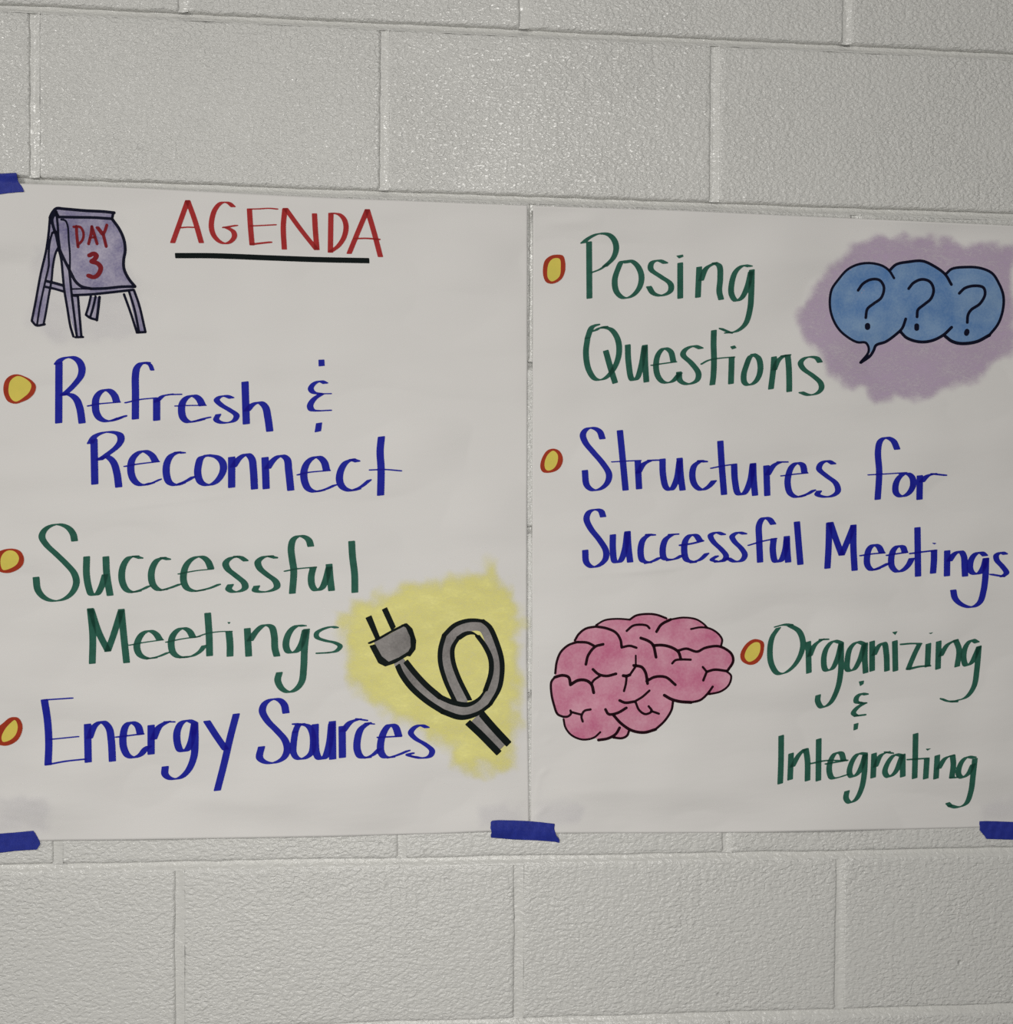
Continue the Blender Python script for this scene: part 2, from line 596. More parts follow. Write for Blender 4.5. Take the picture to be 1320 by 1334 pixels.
def sheet_mesh(xl, xr, ft, fb, step=2.6):
    nx = int(abs(xr(600) - xl(600)) / step)
    ny = int(830 / step)
    u = np.linspace(0, 1, nx + 1)[None, :]
    v = np.linspace(0, 1, ny + 1)[:, None]
    yy0 = 265 + v * 820 + 0 * u
    x = xl(yy0) * (1 - u) + xr(yy0) * u
    y = ft(x) * (1 - v) + fb(x) * v
    P = to_world(x, y, 0.0).reshape(-1, 3)
    idx = np.arange((nx + 1) * (ny + 1)).reshape(ny + 1, nx + 1)
    a, b, c, d = idx[:-1, :-1], idx[:-1, 1:], idx[1:, 1:], idx[1:, :-1]
    T = np.concatenate([np.stack([a, d, c], -1).reshape(-1, 3), np.stack([a, c, b], -1).reshape(-1, 3)])
    return np_mesh('paper', P, T)


def make_sheet(label, cx, xl, xr, ft, fb):
    root = bpy.data.objects.new('flip_chart_sheet', None)
    scene.collection.objects.link(root)
    X, Z = unproj(cx, 1085)
    root.location = (float(X), -0.002, float(Z))
    root['label'] = label
    root['category'] = 'poster'
    root['group'] = 'handwritten agenda sheets'
    p = link('paper', sheet_mesh(xl, xr, ft, fb), M_PAPER, root)
    so = p.modifiers.new('thickness', 'SOLIDIFY')
    so.thickness = 0.00018
    so.offset = -1
    p.matrix_parent_inverse = Matrix.Translation(root.location).inverted()
    return root


LEFT = make_sheet('left white flip-chart sheet headed AGENDA with easel and plug drawings', 340,
                  lambda y: -9 + 0 * y, lambda y: np.interp(y, [265, 500, 850, 1085], [687.5, 687.3, 686.6, 690.0]), ltop, lbot)
RIGHTS = make_sheet('right white flip-chart sheet with brain and blue question-bubble drawings', 1040,
                    lambda y: np.interp(y, [265, 500, 850, 1085], [694.5, 693.9, 693.0, 691.2]), lambda y: 1384 + 0 * y, rtop, rbot)

# ------------------------------------------------------------------ marker strokes
# Every mark is drawn the way the pen made it: a chisel nib (a short segment)
# swept along a centre line; the union of sweeps is meshed on the sheet.


def parse(s):
    return [tuple(float(c) for c in t.split(',')) for t in s.split()]


def spline(P, sub=6):
    P = [np.array(p, float) for p in P]
    if len(P) < 3:
        return P
    Q = [2 * P[0] - P[1]] + P + [2 * P[-1] - P[-2]]
    out = []
    for i in range(1, len(Q) - 2):
        p0, p1, p2, p3 = Q[i - 1], Q[i], Q[i + 1], Q[i + 2]
        d0, d1, d2 = (max(1e-3, np.linalg.norm(b - a) ** 0.5) for a, b in ((p0, p1), (p1, p2), (p2, p3)))
        m1 = (p1 - p0) / d0 - (p2 - p0) / (d0 + d1) + (p2 - p1) / d1
        m2 = (p2 - p1) / d1 - (p3 - p1) / (d1 + d2) + (p3 - p2) / d2
        m1, m2 = m1 * d1, m2 * d1
        for j in range(sub):
            t = j / sub
            out.append((2 * t**3 - 3 * t**2 + 1) * p1 + (t**3 - 2 * t**2 + t) * m1 + (-2 * t**3 + 3 * t**2) * p2 + (t**3 - t**2) * m2)
    out.append(P[-1])
    return out


def sd_poly(X, Y, P):
    """exact signed distance to a polygon, negative inside"""
    P = np.asarray(P, float)
    n = len(P)
    d = np.full(X.shape, 1e9)
    s = np.ones(X.shape)
    for i in range(n):
        a, b = P[i], P[i - 1]
        ex, ey = b[0] - a[0], b[1] - a[1]
        wx, wy = X - a[0], Y - a[1]
        t = np.clip((wx * ex + wy * ey) / max(1e-12, ex * ex + ey * ey), 0, 1)
        bx, by = wx - ex * t, wy - ey * t
        d = np.minimum(d, bx * bx + by * by)
        c1 = Y >= a[1]
        c2 = Y < b[1]
        c3 = ex * wy > ey * wx
        flip = (c1 & c2 & c3) | (~c1 & ~c2 & ~c3)
        s = np.where(flip, -s, s)
    return s * np.sqrt(d)


def rasterise(shapes, step, pad=3.0, soft=False):
    """shapes: list of lists of (polygon, radius, hole); each inner list is one pen stroke"""
    allp = np.concatenate([np.asarray(p) for st in shapes for (p, r, h) in st])
    rr = max(r for st in shapes for (p, r, h) in st)
    x0, y0 = allp.min(0) - rr - pad
    x1, y1 = allp.max(0) + rr + pad
    xs = np.arange(x0, x1 + step, step)
    ys = np.arange(y0, y1 + step, step)
    D = np.full((len(ys), len(xs)), 60.0)
    ink = np.zeros_like(D)
    for st in shapes:
        S = np.full_like(D, 60.0)
        for poly, r, hole in st:
            poly = np.asarray(poly, float)
            m = r + (pad + 2 if not soft else 40)
            i0 = np.searchsorted(xs, poly[:, 0].min() - m)
            i1 = np.searchsorted(xs, poly[:, 0].max() + m)
            k0 = np.searchsorted(ys, poly[:, 1].min() - m)
            k1 = np.searchsorted(ys, poly[:, 1].max() + m)
            X, Y = np.meshgrid(xs[i0:i1], ys[k0:k1])
            sd = sd_poly(X, Y, poly) - r
            w = S[k0:k1, i0:i1]
            if hole:
                S[k0:k1, i0:i1] = np.maximum(w, -sd)
            else:
                S[k0:k1, i0:i1] = np.minimum(w, sd)
        D = np.minimum(D, S)
        ink += np.clip(0.5 - S / 1.2, 0, 1)
    return xs, ys, D, ink


def march(xs, ys, D, vals):
    """marching triangles on the grid; returns points, triangles, interpolated values"""
    ny, nx = D.shape
    idx = np.arange(nx * ny).reshape(ny, nx)
    a, b, c, d = idx[:-1, :-1], idx[:-1, 1:], idx[1:, 1:], idx[1:, :-1]
    T = np.concatenate([np.stack([a, d, c], -1).reshape(-1, 3), np.stack([a, c, b], -1).reshape(-1, 3)])
    f = D.ravel()
    X, Y = np.meshgrid(xs, ys)
    A = np.stack([X.ravel(), Y.ravel(), vals.ravel()], -1)
    ins = f[T] < 0
    cnt = ins.sum(1)
    out = [A[T[cnt == 3]]]

    def lerp(i, j):
        t = (f[i] / (f[i] - f[j]))[:, None]
        return A[i] * (1 - t) + A[j] * t
    for k in range(3):
        p, q, r = T[:, k], T[:, (k + 1) % 3], T[:, (k + 2) % 3]
        m = (cnt == 1) & ins[:, k]
        if m.any():
            P, Q, R = p[m], q[m], r[m]
            out.append(np.stack([A[P], lerp(P, Q), lerp(P, R)], 1))
        m = (cnt == 2) & ~ins[:, k]
        if m.any():
            P, Q, R = p[m], q[m], r[m]
            e, g = lerp(P, Q), lerp(P, R)
            out.append(np.stack([e, A[Q], A[R]], 1))
            out.append(np.stack([e, A[R], g], 1))
    S = np.concatenate(out).reshape(-1, 3)
    key = np.round(S[:, :2] * 200).astype(np.int64)
    kk = key[:, 0] * 10000019 + key[:, 1]
    _, first, inv = np.unique(kk, return_index=True, return_inverse=True)
    Tn = inv.reshape(-1, 3)
    good = (Tn[:, 0] != Tn[:, 1]) & (Tn[:, 1] != Tn[:, 2]) & (Tn[:, 0] != Tn[:, 2])
    return S[first], Tn[good]


def region(name):
    return REG[name]


REG = {  # photo crops the strokes were measured in: x, y, photo pixels per unit
    'easel': (0, 220, 260 / 1320), 'agenda': (210, 250, 300 / 1320),
    'l1': (0, 450, 280 / 1320), 'l2': (270, 450, 280 / 1320),
    'l3': (0, 670, 260 / 1320), 'l4': (240, 670, 240 / 1320),
    'l5': (0, 890, 320 / 1320), 'l6': (310, 890, 280 / 1320),
    'plug': (430, 720, 270 / 1201), 'r1': (690, 290, 320 / 1320),
    'r2': (920, 400, 180 / 1320), 'bub': (1020, 290, 300 / 1320),
    'r4': (690, 540, 280 / 1320), 'r5': (940, 540, 300 / 1320),
    'r6': (1060, 640, 260 / 1320), 'brain': (700, 780, 270 / 1320),
    'r8': (960, 790, 340 / 1320), 'px': (0, 0, 1.0),
}


def conv(reg, P):
    x0, y0, s = REG[reg]
    return [(x0 + p[0] * s, y0 + p[1] * s) for p in P]


def stroke_shapes(reg, nib, text):
    """text: strokes separated by ';'. '@w,h,r' at a stroke's head overrides the nib.
    '#' filled polygon, '~' filled smooth polygon, '!' after them = hole in the previous"""
    out = []
    for s in text.split(';'):
        s = s.strip()
        if not s:
            continue
        nb = nib
        if s[0] == '@':
            h, s = s.split(' ', 1)
            nb = tuple(float(v) for v in h[1:].split(','))
        if s[0] in '#~':
            smooth = s[0] == '~'
            hole = s[1] == '!'
            P = conv(reg, parse(s[2:] if hole else s[1:]))
            if smooth:
                Q = spline([P[-1]] + P + [P[0], P[1]], 5)
                P = [tuple(q) for q in Q[5:-5]]
            if hole:
                out[-1].append((P, 0.0, True))
            else:
                out.append([(P, 0.0, False)])
            continue
        P = spline(conv(reg, parse(s)))
        nx, nyb, r = nb
        if abs(nx) + abs(nyb) > 0.5:
            r += 0.15
        elif r < 2.2:
            r += 0.25
        n = np.array([nx, nyb])
        st = []
        for a, b in zip(P[:-1], P[1:]):
            st.append(([a - n, a + n, b + n, b - n], r, False))
        out.append(st)
    return out


BLUE, BLUE2 = (3.9, -0.45, 0.75), (3.35, -0.35, 0.7)
GRN, GRN2, GRN3 = (3.7, -0.35, 0.65), (3.1, -0.45, 0.6), (3.0, -0.85, 0.6)


def ink_part(name, sheet, colour, shapes, layer, label=None, step=0.8):
    xs, ys, D, ink = rasterise(shapes, step)
    S, T = march(xs, ys, D, ink)
    P = to_world(S[:, 0], S[:, 1], 0.00022 + 0.00016 * layer)
    me = np_mesh(name, P, T, {'ink': S[:, 2]})
    me.materials.append(INK[colour])
    o = bpy.data.objects.new(name, me)
    scene.collection.objects.link(o)
    o.parent = sheet
    base = sheet
    while base.parent:
        base = base.parent
    o.matrix_parent_inverse = Matrix.Translation(base.location).inverted() if sheet is base else Matrix.Identity(4)
    if label:
        o['label'] = label
    return o


def mark(name, sheet, colour, items, layer=1, label=None, step=0.8):
    """items: (region, nib, stroke text) ..."""
    shapes = []
    for reg, nib, text in items:
        shapes += stroke_shapes(reg, nib, text)
    return ink_part(name, sheet, colour, shapes, layer, label, step)


def chalk(name, sheet, colour, reg, text, fade, layer=0, label=None, holes=None):
    P = conv(reg, parse(text))
    st = [(P, 0.0, False)]
    xs, ys, D, _ = rasterise([st], 3.0, pad=fade + 4, soft=True)
    X, Y = np.meshgrid(xs, ys)
    wobx = np.array([[noise.noise(Vector((x * 0.045, y * 0.045, 3.0))) + 0.3 * noise.noise(Vector((x * 0.11, y * 0.11, 8.0))) for x in xs] for y in ys])
    cover = 1 - sm(-fade, fade * 0.6, D + wobx * fade * 0.9)
    lim = D - fade * 1.5
    S, T = march(xs, ys, lim, cover)
    Pw = to_world(S[:, 0], S[:, 1], 0.00014 + 0.0001 * layer)
    me = np_mesh(name, Pw, T, {'cover': S[:, 2]})
    me.materials.append(INK[colour])
    o = bpy.data.objects.new(name, me)
    scene.collection.objects.link(o)
    o.parent = sheet
    o.matrix_parent_inverse = Matrix.Translation(sheet.location).inverted()
    if label:
        o['label'] = label
    return o


def bullet(sheet, reg, outer, inner, label):
    ring = mark('bullet_ring', sheet, 'brick', [(reg, BLUE, '~' + outer + ';~!' + inner)], 2, label)
    mark('bullet_fill', ring, 'yellow', [(reg, BLUE, '~' + inner)], 1, 'yellow fill of the bullet')


# ---- left sheet -----------------------------------------------------------
mark('lettering', LEFT, 'red', [('agenda', (2.75, 0.0, 0.6),
    '152,50 66,290; 152,50 192,160 230,290; @1,0,0.7 112,205 150,202 186,203;'
    '412,84 385,62 345,62 310,98 292,150 288,205 302,250 335,285 370,296 402,282 420,255 414,228 392,212 368,202;@2,0,0.6 360,204 400,197 430,192;'
    '506,98 512,200 521,303; @1.2,0,0.6 512,98 560,97 620,94 664,98; @1.2,0,0.6 515,195 580,192 655,188;@2,0,0.8 522,300 570,294 625,288;'
    '709,97 700,200 706,327; 713,95 800,215 891,330; 879,126 884,220 893,330;'
    '973,123 970,345;985,122 1020,128 1048,155 1060,200 1048,260 1015,310 972,342;'
    '1182,102 1130,225 1078,352; 1182,102 1220,230 1257,370; @1,0,0.8 1110,268 1175,266 1250,272')], 1, 'red capitals AGENDA')
mark('underline', LEFT, 'black', [('agenda', (0.2, 2.6, 0.7), '83,365 300,366 620,378 900,388 1190,394')], 1, 'thick black-green underline')

easel = mark('easel_drawing', LEFT, 'lilac', [('easel', BLUE,
    '#372,268 750,290 742,330 790,400 822,470 828,540 816,620 825,680 888,775 880,800 790,815 480,835 465,690 395,520 372,440 345,330;'
    '#330,320 375,290 388,420 382,530 345,640 335,740 290,1028 240,1035 210,1005 270,690 305,540;'
    '#388,530 455,640 478,840 515,840 542,1112 505,1115 445,920 415,700;'
    '#850,815 885,800 962,1078 908,1080;#592,845 658,848 640,998 568,965;#305,742 420,772 425,812 300,780')], 0, 'lilac-shaded sketch of a standing flip chart')
R1 = (0.0, 0.0, 1.35)
mark('outline', easel, 'navy', [('easel', R1,
    '@0,0,1.7 330,322 345,290 372,262 420,264 560,276 680,282 755,290; @0.4,0.4,1.1 750,290 740,330;@0,0,1.6 388,318 500,320 620,322 742,330; 372,285 388,318;'
    '330,320 322,420 305,540 270,690 235,880 210,1005;210,1005 240,1035 295,1028;'
    '@0,0,1.1 345,425 330,480 322,560 322,640 300,740 280,830 262,920 245,1030; 345,425 362,415 378,420;'
    '@0,0,1.2 385,520 368,555 350,640 340,740 322,840 305,940 288,1028;'
    '@0,0,1.7 372,285 345,330 352,380 372,440 390,520 420,590 450,650 475,700 500,745 540,778 600,792;'
    '@0,0,1.3 372,285 382,380 386,450 395,520;@0,0,1.0 405,335 432,342 447,375 455,480 462,560 462,680;'
    '388,530 405,600 415,700 425,800 445,920 465,1040 485,1108;'
    '455,640 465,740 475,840 490,960 508,1108;515,840 525,960 538,1108;@1.4,0,1.2 505,1114 543,1112;485,838 515,840;'
    '@0,0,1.6 600,793 700,790 800,780 893,778; @0,0,1.7 742,332 790,400 820,470 828,540 818,600 820,660 850,725 893,778;'
    '@0,0,1.4 480,835 600,830 720,818 880,800;@0,0,0.8 470,795 540,793 610,795;'
    '820,830 860,940 905,1080;855,815 890,930 920,1080;885,800 920,900 962,1078;905,1082 962,1079;'
    '600,845 585,910 568,965;632,845 615,920 595,985;@0,0,1.6 658,848 650,920 640,1000;568,965 595,985 640,998;'
    '@0,0,1.6 305,742 360,755 420,772;300,780 360,793 425,812')], 1, 'dark navy outline')
mark('lettering', easel, 'dark_red', [('easel', (0, 0, 1.7),
    '505,380 508,440 516,515;@0,0,1.4 487,383 530,385 552,425 545,470 515,503;'
    '607,382 602,430 586,495;607,382 622,430 642,495;@0,0,1 592,455 630,452;'
    '@1.2,0,1.3 645,388 662,410 678,432;@0,0,1.8 706,372 694,410 684,432 692,470 702,512;'
    '@0.6,0,2.4 592,572 622,560 638,575 622,600 606,612 645,625 666,652 654,692 622,716 586,706')], 2, 'red words DAY 3')
chalk('smudge', LEFT, 'grey_smudge', 'px', '45,330 70,290 160,290 175,360 190,430 150,445 60,445 35,420', 14, 0, 'faint lilac pencil smudge')

bullet(LEFT, 'l1', '20,265 32,215 65,185 105,177 150,190 195,215 220,248 212,290 180,325 140,345 95,358 50,345 28,310',
       '52,260 65,215 105,188 150,200 192,240 180,285 150,315 100,345 75,335 55,300', 'round red ring bullet beside Refresh')
mark('lettering', LEFT, 'blue', [
    ('l1', BLUE, '362,108 360,474;352,112 372,88 410,73 450,74 485,97 503,140 497,185 470,225 430,268 388,305;395,298 435,303 468,330 490,385 504,475;'
     '@1,0,0.6 540,372 600,360 735,348;716,346 703,308 675,278 645,272 612,290 590,325 586,370 592,415 615,450 655,466 700,458 735,445;@2,-0.4,1.0 700,458 740,443 768,434;'
     '@2,0,0.8 935,150 920,118 890,106;905,108 870,108 842,135 832,180 832,300 831,450;@1,0,0.6 770,352 860,332 960,322;'
     '962,330 962,458;@3.2,-0.6,0.7 962,345 1000,310 1050,301;@1,0,0.7 1040,302 1112,300;'
     '@1,0,0.6 1078,372 1150,369 1262,368;1243,368 1222,328 1190,308 1150,318 1122,350 1115,400 1125,445 1155,470 1200,465 1240,455;@2,-0.3,0.8 1200,465 1250,450 1285,442'),
    ('l2', BLUE, '@3.2,-0.4,0.7 148,322 115,310 78,315 58,335 85,365 135,395 180,430 165,462 120,475 78,472 55,455 68,425;'
     '232,226 240,480;245,400 280,362 325,350 357,378 372,440 384,525')], 1, 'blue word Refresh')
mark('lettering', LEFT, 'blue', [('l2', BLUE,
    '#683,88 720,86 722,125 684,129; @3.2,-0.3,0.6 726,232 695,219 655,235 636,265 650,288 695,297;@0.8,0,0.6 695,297 760,296;'
    '@3.6,-0.3,0.6 700,299 655,330 632,370 642,396 680,402;@0.8,0,0.7 680,402 760,398;#668,478 707,472 700,526 659,535')], 1, 'blue ampersand')
mark('lettering', LEFT, 'blue', [
    ('l1', BLUE, '577,580 582,850;555,600 580,560 630,536 690,532 735,548 743,580 720,620 660,668 612,702;612,697 655,682 695,715 718,785 729,868;'
     '@1,0,0.6 765,743 850,728 975,713;955,712 930,672 885,648 845,662 812,700 803,760 815,815 845,850 880,858 930,845;@2,-0.5,0.7 900,855 945,840 982,823;'
     '@3,-0.3,0.7 1125,660 1085,656;1092,656 1050,678 1025,725 1022,790 1040,842 1080,858 1120,845;@3,-0.6,0.8 1100,852 1150,830 1185,808'),
    ('l2', BLUE, '0,676 -38,690 -55,740 -58,790 -40,840 0,858 45,845 85,800 100,755 92,715 60,685 0,674;'
     '150,688 150,870;160,745 200,690 245,668 273,695 283,760 290,880;'
     '355,690 362,878;370,755 410,700 455,676 490,698 500,765 513,888;'
     '@1,0,0.6 555,795 620,780 752,768;733,768 718,715 685,685 650,690 615,720 595,770 597,830 620,880 660,898 705,890;@2.5,-0.5,0.8 680,895 730,882 783,858;'
     '@3.2,-0.5,0.8 922,712 888,700;892,700 850,720 820,770 813,830 833,872 880,892 925,882;@2.6,-0.6,0.8 890,890 945,868 995,828;'
     '1070,563 1062,650 1068,760 1065,918;@1,0,0.7 1000,765 1090,762 1190,770')], 1, 'blue word Reconnect')

bullet(LEFT, 'l3', '-40,290 -20,255 30,232 90,228 135,245 158,290 150,335 110,370 55,388 0,380 -30,350',
       '5,290 25,255 60,238 100,248 125,285 115,325 75,355 20,368 5,340', 'red ring bullet cut by the sheet edge beside green Successful')
mark('lettering', LEFT, 'green', [
    ('l3', GRN, '493,175 483,130 450,88 390,66 330,78 290,110 277,150 305,200 370,262 440,330 490,390 505,450 480,515 425,560 350,573 290,550 250,500 238,418;'
     '573,282 572,400 588,490 605,530 640,530 670,480 695,400;700,282 706,400 728,535;'
     '@3,-0.2,0.7 930,290 890,277;900,277 855,285 820,330 805,390 810,450 835,498 870,515 915,508;@2.6,-0.5,0.7 880,515 940,497 985,475;'
     '@3,-0.2,0.8 1112,298 1075,287;1080,287 1040,303 1010,350 1000,405 1012,465 1050,500 1090,498;@2.6,-0.4,0.7 1070,502 1130,485 1188,463'),
    ('l4', GRN, '@0.8,0,0.5 -42,428 80,405 205,392;192,390 168,335 130,305 90,305 45,328 12,370 -4,425 -4,480 20,530 70,550 130,543;@2,-0.3,0.8 90,550 180,530 248,503;'
     '@3,-0.2,0.8 440,332 405,308 370,302;382,303 330,315 297,350 310,390 370,440 432,495 435,530 395,553 345,555 318,535 332,505;'
     '@2.6,-0.2,0.8 655,312 610,300;620,300 570,305 528,340 540,385 590,430 655,480 665,520 630,545 560,557 508,545 520,515;'
     '907,228 893,185 860,160 820,155 782,180 766,240 775,330 785,400 775,565;@0.8,0,0.6 720,408 800,392 945,378;'
     '925,380 910,450 918,515 945,545 985,530 1010,480 1038,380;1038,360 1045,450 1056,545;'
     '1200,195 1206,300 1221,430 1223,558')], 1, 'green word Successful')
mark('lettering', LEFT, 'green', [
    ('l3', GRN, '597,625 613,800 610,985;602,630 652,780 714,903;712,905 750,800 800,640;802,630 818,800 837,980;'
     '@0.8,0,0.5 855,866 950,848 1078,830;1057,830 1030,790 990,770 945,787 915,830 905,880 925,930 970,953 1020,950;@2.4,-0.5,0.7 980,955 1050,940 1110,915;'
     '@0.8,0,0.5 1098,846 1200,825 1320,808;1277,815 1250,770 1210,752 1170,770 1140,810 1132,860 1145,915 1180,943 1230,945;@3,-0.6,0.7 1200,946 1270,938 1325,905 1350,870'),
    ('l4', GRN, '168,710 178,860 182,1012;@0.8,0,0.5 90,880 160,855 240,842 340,838;320,842 328,930 328,1015;#308,772 335,772 320,788;'
     '452,820 462,1015;472,905 520,835 575,793 625,805 645,870 650,960 664,1015;'
     '855,800 810,798 765,830 735,890 730,950 750,988 800,985 840,930 868,830;877,825 862,960 856,1100 842,1200 800,1255 750,1275 700,1250 670,1190 682,1135;'
     '@2.5,-0.2,0.8 1090,812 1060,806 1000,820 950,850 950,880 1010,905 1080,920 1118,945 1090,980 1030,992;@0.8,0,0.8 1030,992 950,996')], 1, 'green word Meetings')

bullet(LEFT, 'l5', '-40,290 -25,250 15,215 50,187 75,182 100,188 120,225 115,270 90,310 40,335 -5,332 -35,315',
       '8,290 25,250 55,215 80,198 95,230 85,275 55,305 15,315', 'red ring bullet beside Energy')
mark('lettering', LEFT, 'blue', [('l5', BLUE,
    '238,90 255,200 262,320 258,438;@1,0,0.7 238,90 300,86 388,80;@1,0,0.6 272,302 420,287;@1,0,0.8 255,438 350,420 460,408;'
    '470,222 474,423;480,295 510,228 550,207 585,240 598,310 604,418;'
    '@1,0,0.7 625,290 770,272;755,275 740,228 705,210 677,228 662,280 663,340 685,388 715,400 755,385 782,352 800,340;'
    '812,228 812,380;825,300 855,235 900,207;@2,0,0.8 890,208 932,208;'
    '1042,212 1010,200 975,213 952,260 953,320 970,362 1000,362 1025,320 1045,220;1046,215 1048,320 1042,395 1012,468 965,510 915,513 887,490 888,450;'
    '1112,205 1160,280 1212,355;1270,167 1240,280 1205,430 1168,575')], 1, 'blue word Energy')
mark('lettering', LEFT, 'blue', [('l6', BLUE,
    '295,182 283,130 250,100 205,100 165,125 150,170 180,230 240,292 290,352 303,410 280,460 220,490 165,485 133,458 145,392;'
    '@3.4,-0.3,0.7 395,250 370,260 352,300;@3.4,-0.3,0.8 352,300 342,370 342,430 365,462 405,463 450,430 462,365 455,300 430,262 350,250;'
    '475,255 475,350 482,430 500,463 530,460 560,380 576,250;580,237 582,465;'
    '640,267 642,455;645,295 690,240 740,222;@2.5,0.2,0.8 735,220 785,228;'
    '@2,0.2,0.7 830,250 790,248;800,245 755,282 735,340 733,410 755,453 800,457;@3,-0.6,0.7 790,458 830,440 868,405;'
    '@1,0,0.8 860,333 1000,326;988,325 965,265 935,255 905,285 880,350 878,420 900,453 945,455;@2.6,-0.5,0.8 930,457 985,440 1045,415;'
    '@3,-0.1,0.8 1160,272 1125,258 1085,272 1062,305 1090,340 1150,375 1193,415 1180,448 1130,460 1080,452;@1.5,-0.1,0.9 1090,455 1040,440 1075,430')], 1, 'blue word Sources')

chalk('chalk_glow', LEFT, 'yellow_chalk', 'plug',
      '60,345 130,310 300,240 450,180 650,160 800,120 955,65 970,130 1040,200 1085,300 1105,400 1105,700 1090,900 1065,1050 1075,1240 950,1270 800,1260 700,1230 685,1150 600,1090 500,1000 370,950 220,880 170,800 100,700 100,600 60,450',
      17, 0, 'soft yellow chalk glow')
plug = mark('plug_drawing', LEFT, 'grey', [('plug', (0, 0, 5),
    '#255,520 440,420 480,470 490,520 470,570 330,640 290,600;'
    '@0,0,7.6 405,640 480,740 570,825 670,890 770,918 870,890 940,810 965,720 965,630 935,520 890,430 820,420 730,460 680,520 672,600 690,700 765,850;'
    '@4.0,-4,2 850,960 930,1050 1000,1115')], 0, 'grey-shaded sketch of an electric plug and looped cord')
mark('outline', plug, 'black', [('plug', (0, 0, 2.9),
    '#205,378 240,362 290,490 264,504;#300,330 330,315 382,430 355,450;'
    '@1,0,0.9 228,524 270,505 350,460 440,414;#228,540 262,530 300,600 340,632 400,606 470,562 480,580 380,640 320,660 280,640;'
    '#412,418 445,408 478,440 500,510 496,560 465,602 440,598 468,545 465,490 440,435;'
    '@2,-1.8,0.9 440,632 490,695 560,770 640,838;@0.8,-2.0,1.0 630,833 720,870 800,880 860,850 905,790;@2.4,-0.3,0.8 900,800 932,700 932,620 900,545 855,482;@1.8,1.2,0.9 857,484 830,466 790,468 745,495;@2.2,-0.2,0.7 747,490 712,550 712,620 742,715 810,853;'
    '@2.2,-1.6,0.9 392,655 415,705 470,780 560,860 660,925;@1,-2.2,1.0 650,920 760,955 850,935 930,880;@2.2,-0.6,0.9 925,885 980,790 997,700 995,620 970,530 925,430 880,392;@1.2,1.3,1.0 890,398 850,392 790,395 720,422 660,480;@2.2,0.2,0.8 662,478 640,560 640,640 670,745 722,858;'
    '@2.6,-2.4,0.8 800,985 870,1050 978,1160;@2.6,-2.6,0.8 880,935 940,1005 1035,1108')], 1, 'thick black outline')

# ---- right sheet ----------------------------------------------------------
bullet(RIGHTS, 'r1', '72,250 82,205 110,180 145,172 180,178 192,215 190,265 170,305 125,328 90,320 75,290',
       '95,260 105,215 130,192 162,195 168,240 160,290 120,316 100,300', 'red ring bullet beside Posing')
mark('lettering', RIGHTS, 'green', [('r1', GRN2,
    '320,105 322,405;@3.0,-0.5,0.7 288,108 320,82 370,60 425,64 456,95 466,140 450,190 405,235;@1.6,-0.6,0.8 420,222 380,250 340,266;'
    '525,215 498,208 475,250 458,310 468,372 505,405 550,395 590,350 602,290 582,235 545,205 500,208;'
    '@2.9,-0.3,0.8 730,217 695,203 658,215 652,250 705,290 758,330 757,368 710,392 665,380 642,345;'
    '810,218 810,405;#788,178 825,171 828,183 803,193;'
    '912,240 905,400;922,310 950,245 995,218;995,216 1020,232 1025,300 1020,370 1030,412;'
    '1185,235 1150,230 1110,260 1088,320 1086,385 1110,420 1140,405 1170,345 1190,265;1195,255 1192,380 1185,465 1160,545 1110,585 1060,592;@2.4,0.3,0.8 1080,592 1030,570')], 1, 'green word Posing')
mark('lettering', RIGHTS, 'green', [
    ('r1', GRN2, '@2.9,-0.3,0.8 365,548 335,562 312,620;312,620 303,700 318,790 355,842 400,840 450,790 480,710 475,630 440,575 400,562;@2.6,-0.8,0.8 410,562 380,565 352,580;@2.8,-0.8,0.8 410,690 435,780 460,860;'
     '528,658 532,750 552,845 575,840 600,770 618,665;620,660 622,760 628,855;'
     '@0.8,0,0.6 655,767 720,757 788,748;773,745 758,692 725,675 695,702 680,760 690,825 720,858 765,855 808,810;'
     '@2.9,-0.4,0.8 920,675 885,663 838,682 825,710 870,755 908,810 900,848 850,868 810,850 803,805'),
    ('r2', GRN2, '75,225 72,350 76,500 70,660 60,740;@0.8,0,0.6 -45,545 20,510 120,490 270,477;245,480 242,600 238,730;#228,378 275,365 293,390 250,405;'
     '465,455 425,470 385,560 360,650 367,720 400,745 460,725 505,660 520,570 500,485 450,450;'
     '650,478 642,600 620,780;650,600 690,510 742,465;780,460 790,560 795,700 795,805;@2.8,-0.6,0.7 735,465 790,460;'
     '@2.9,-0.4,0.7 1088,525 1060,488 1000,475 935,492 903,535 930,590 1020,655 1095,725 1102,780 1060,825 980,840 910,815')], 1, 'green word Questions')
chalk('chalk_glow', RIGHTS, 'purple_chalk', 'bub',
      '85,560 130,430 200,330 300,240 410,120 550,82 700,74 850,82 960,98 1100,120 1330,125 1330,750 1230,790 1100,905 900,965 780,1015 650,1025 530,1025 460,960 325,945 250,810 100,640',
      10, 0, 'soft purple chalk glow')
bub = mark('speech_bubble_drawing', RIGHTS, 'sky', [('bub', BLUE,
    '#430,240 500,232 570,245 612,275 650,240 720,225 800,220 860,245 935,295 970,265 1050,255 1130,260 1200,290 1240,350 1265,420 1262,500 1235,580 1180,650 1110,685 1020,695 970,680 932,652 850,678 780,683 710,660 670,625 590,685 535,700 520,735 495,750 490,715 475,688 430,688 385,665 325,615 285,545 270,470 280,385 320,325 370,270')], 0, 'three overlapping blue question bubbles')
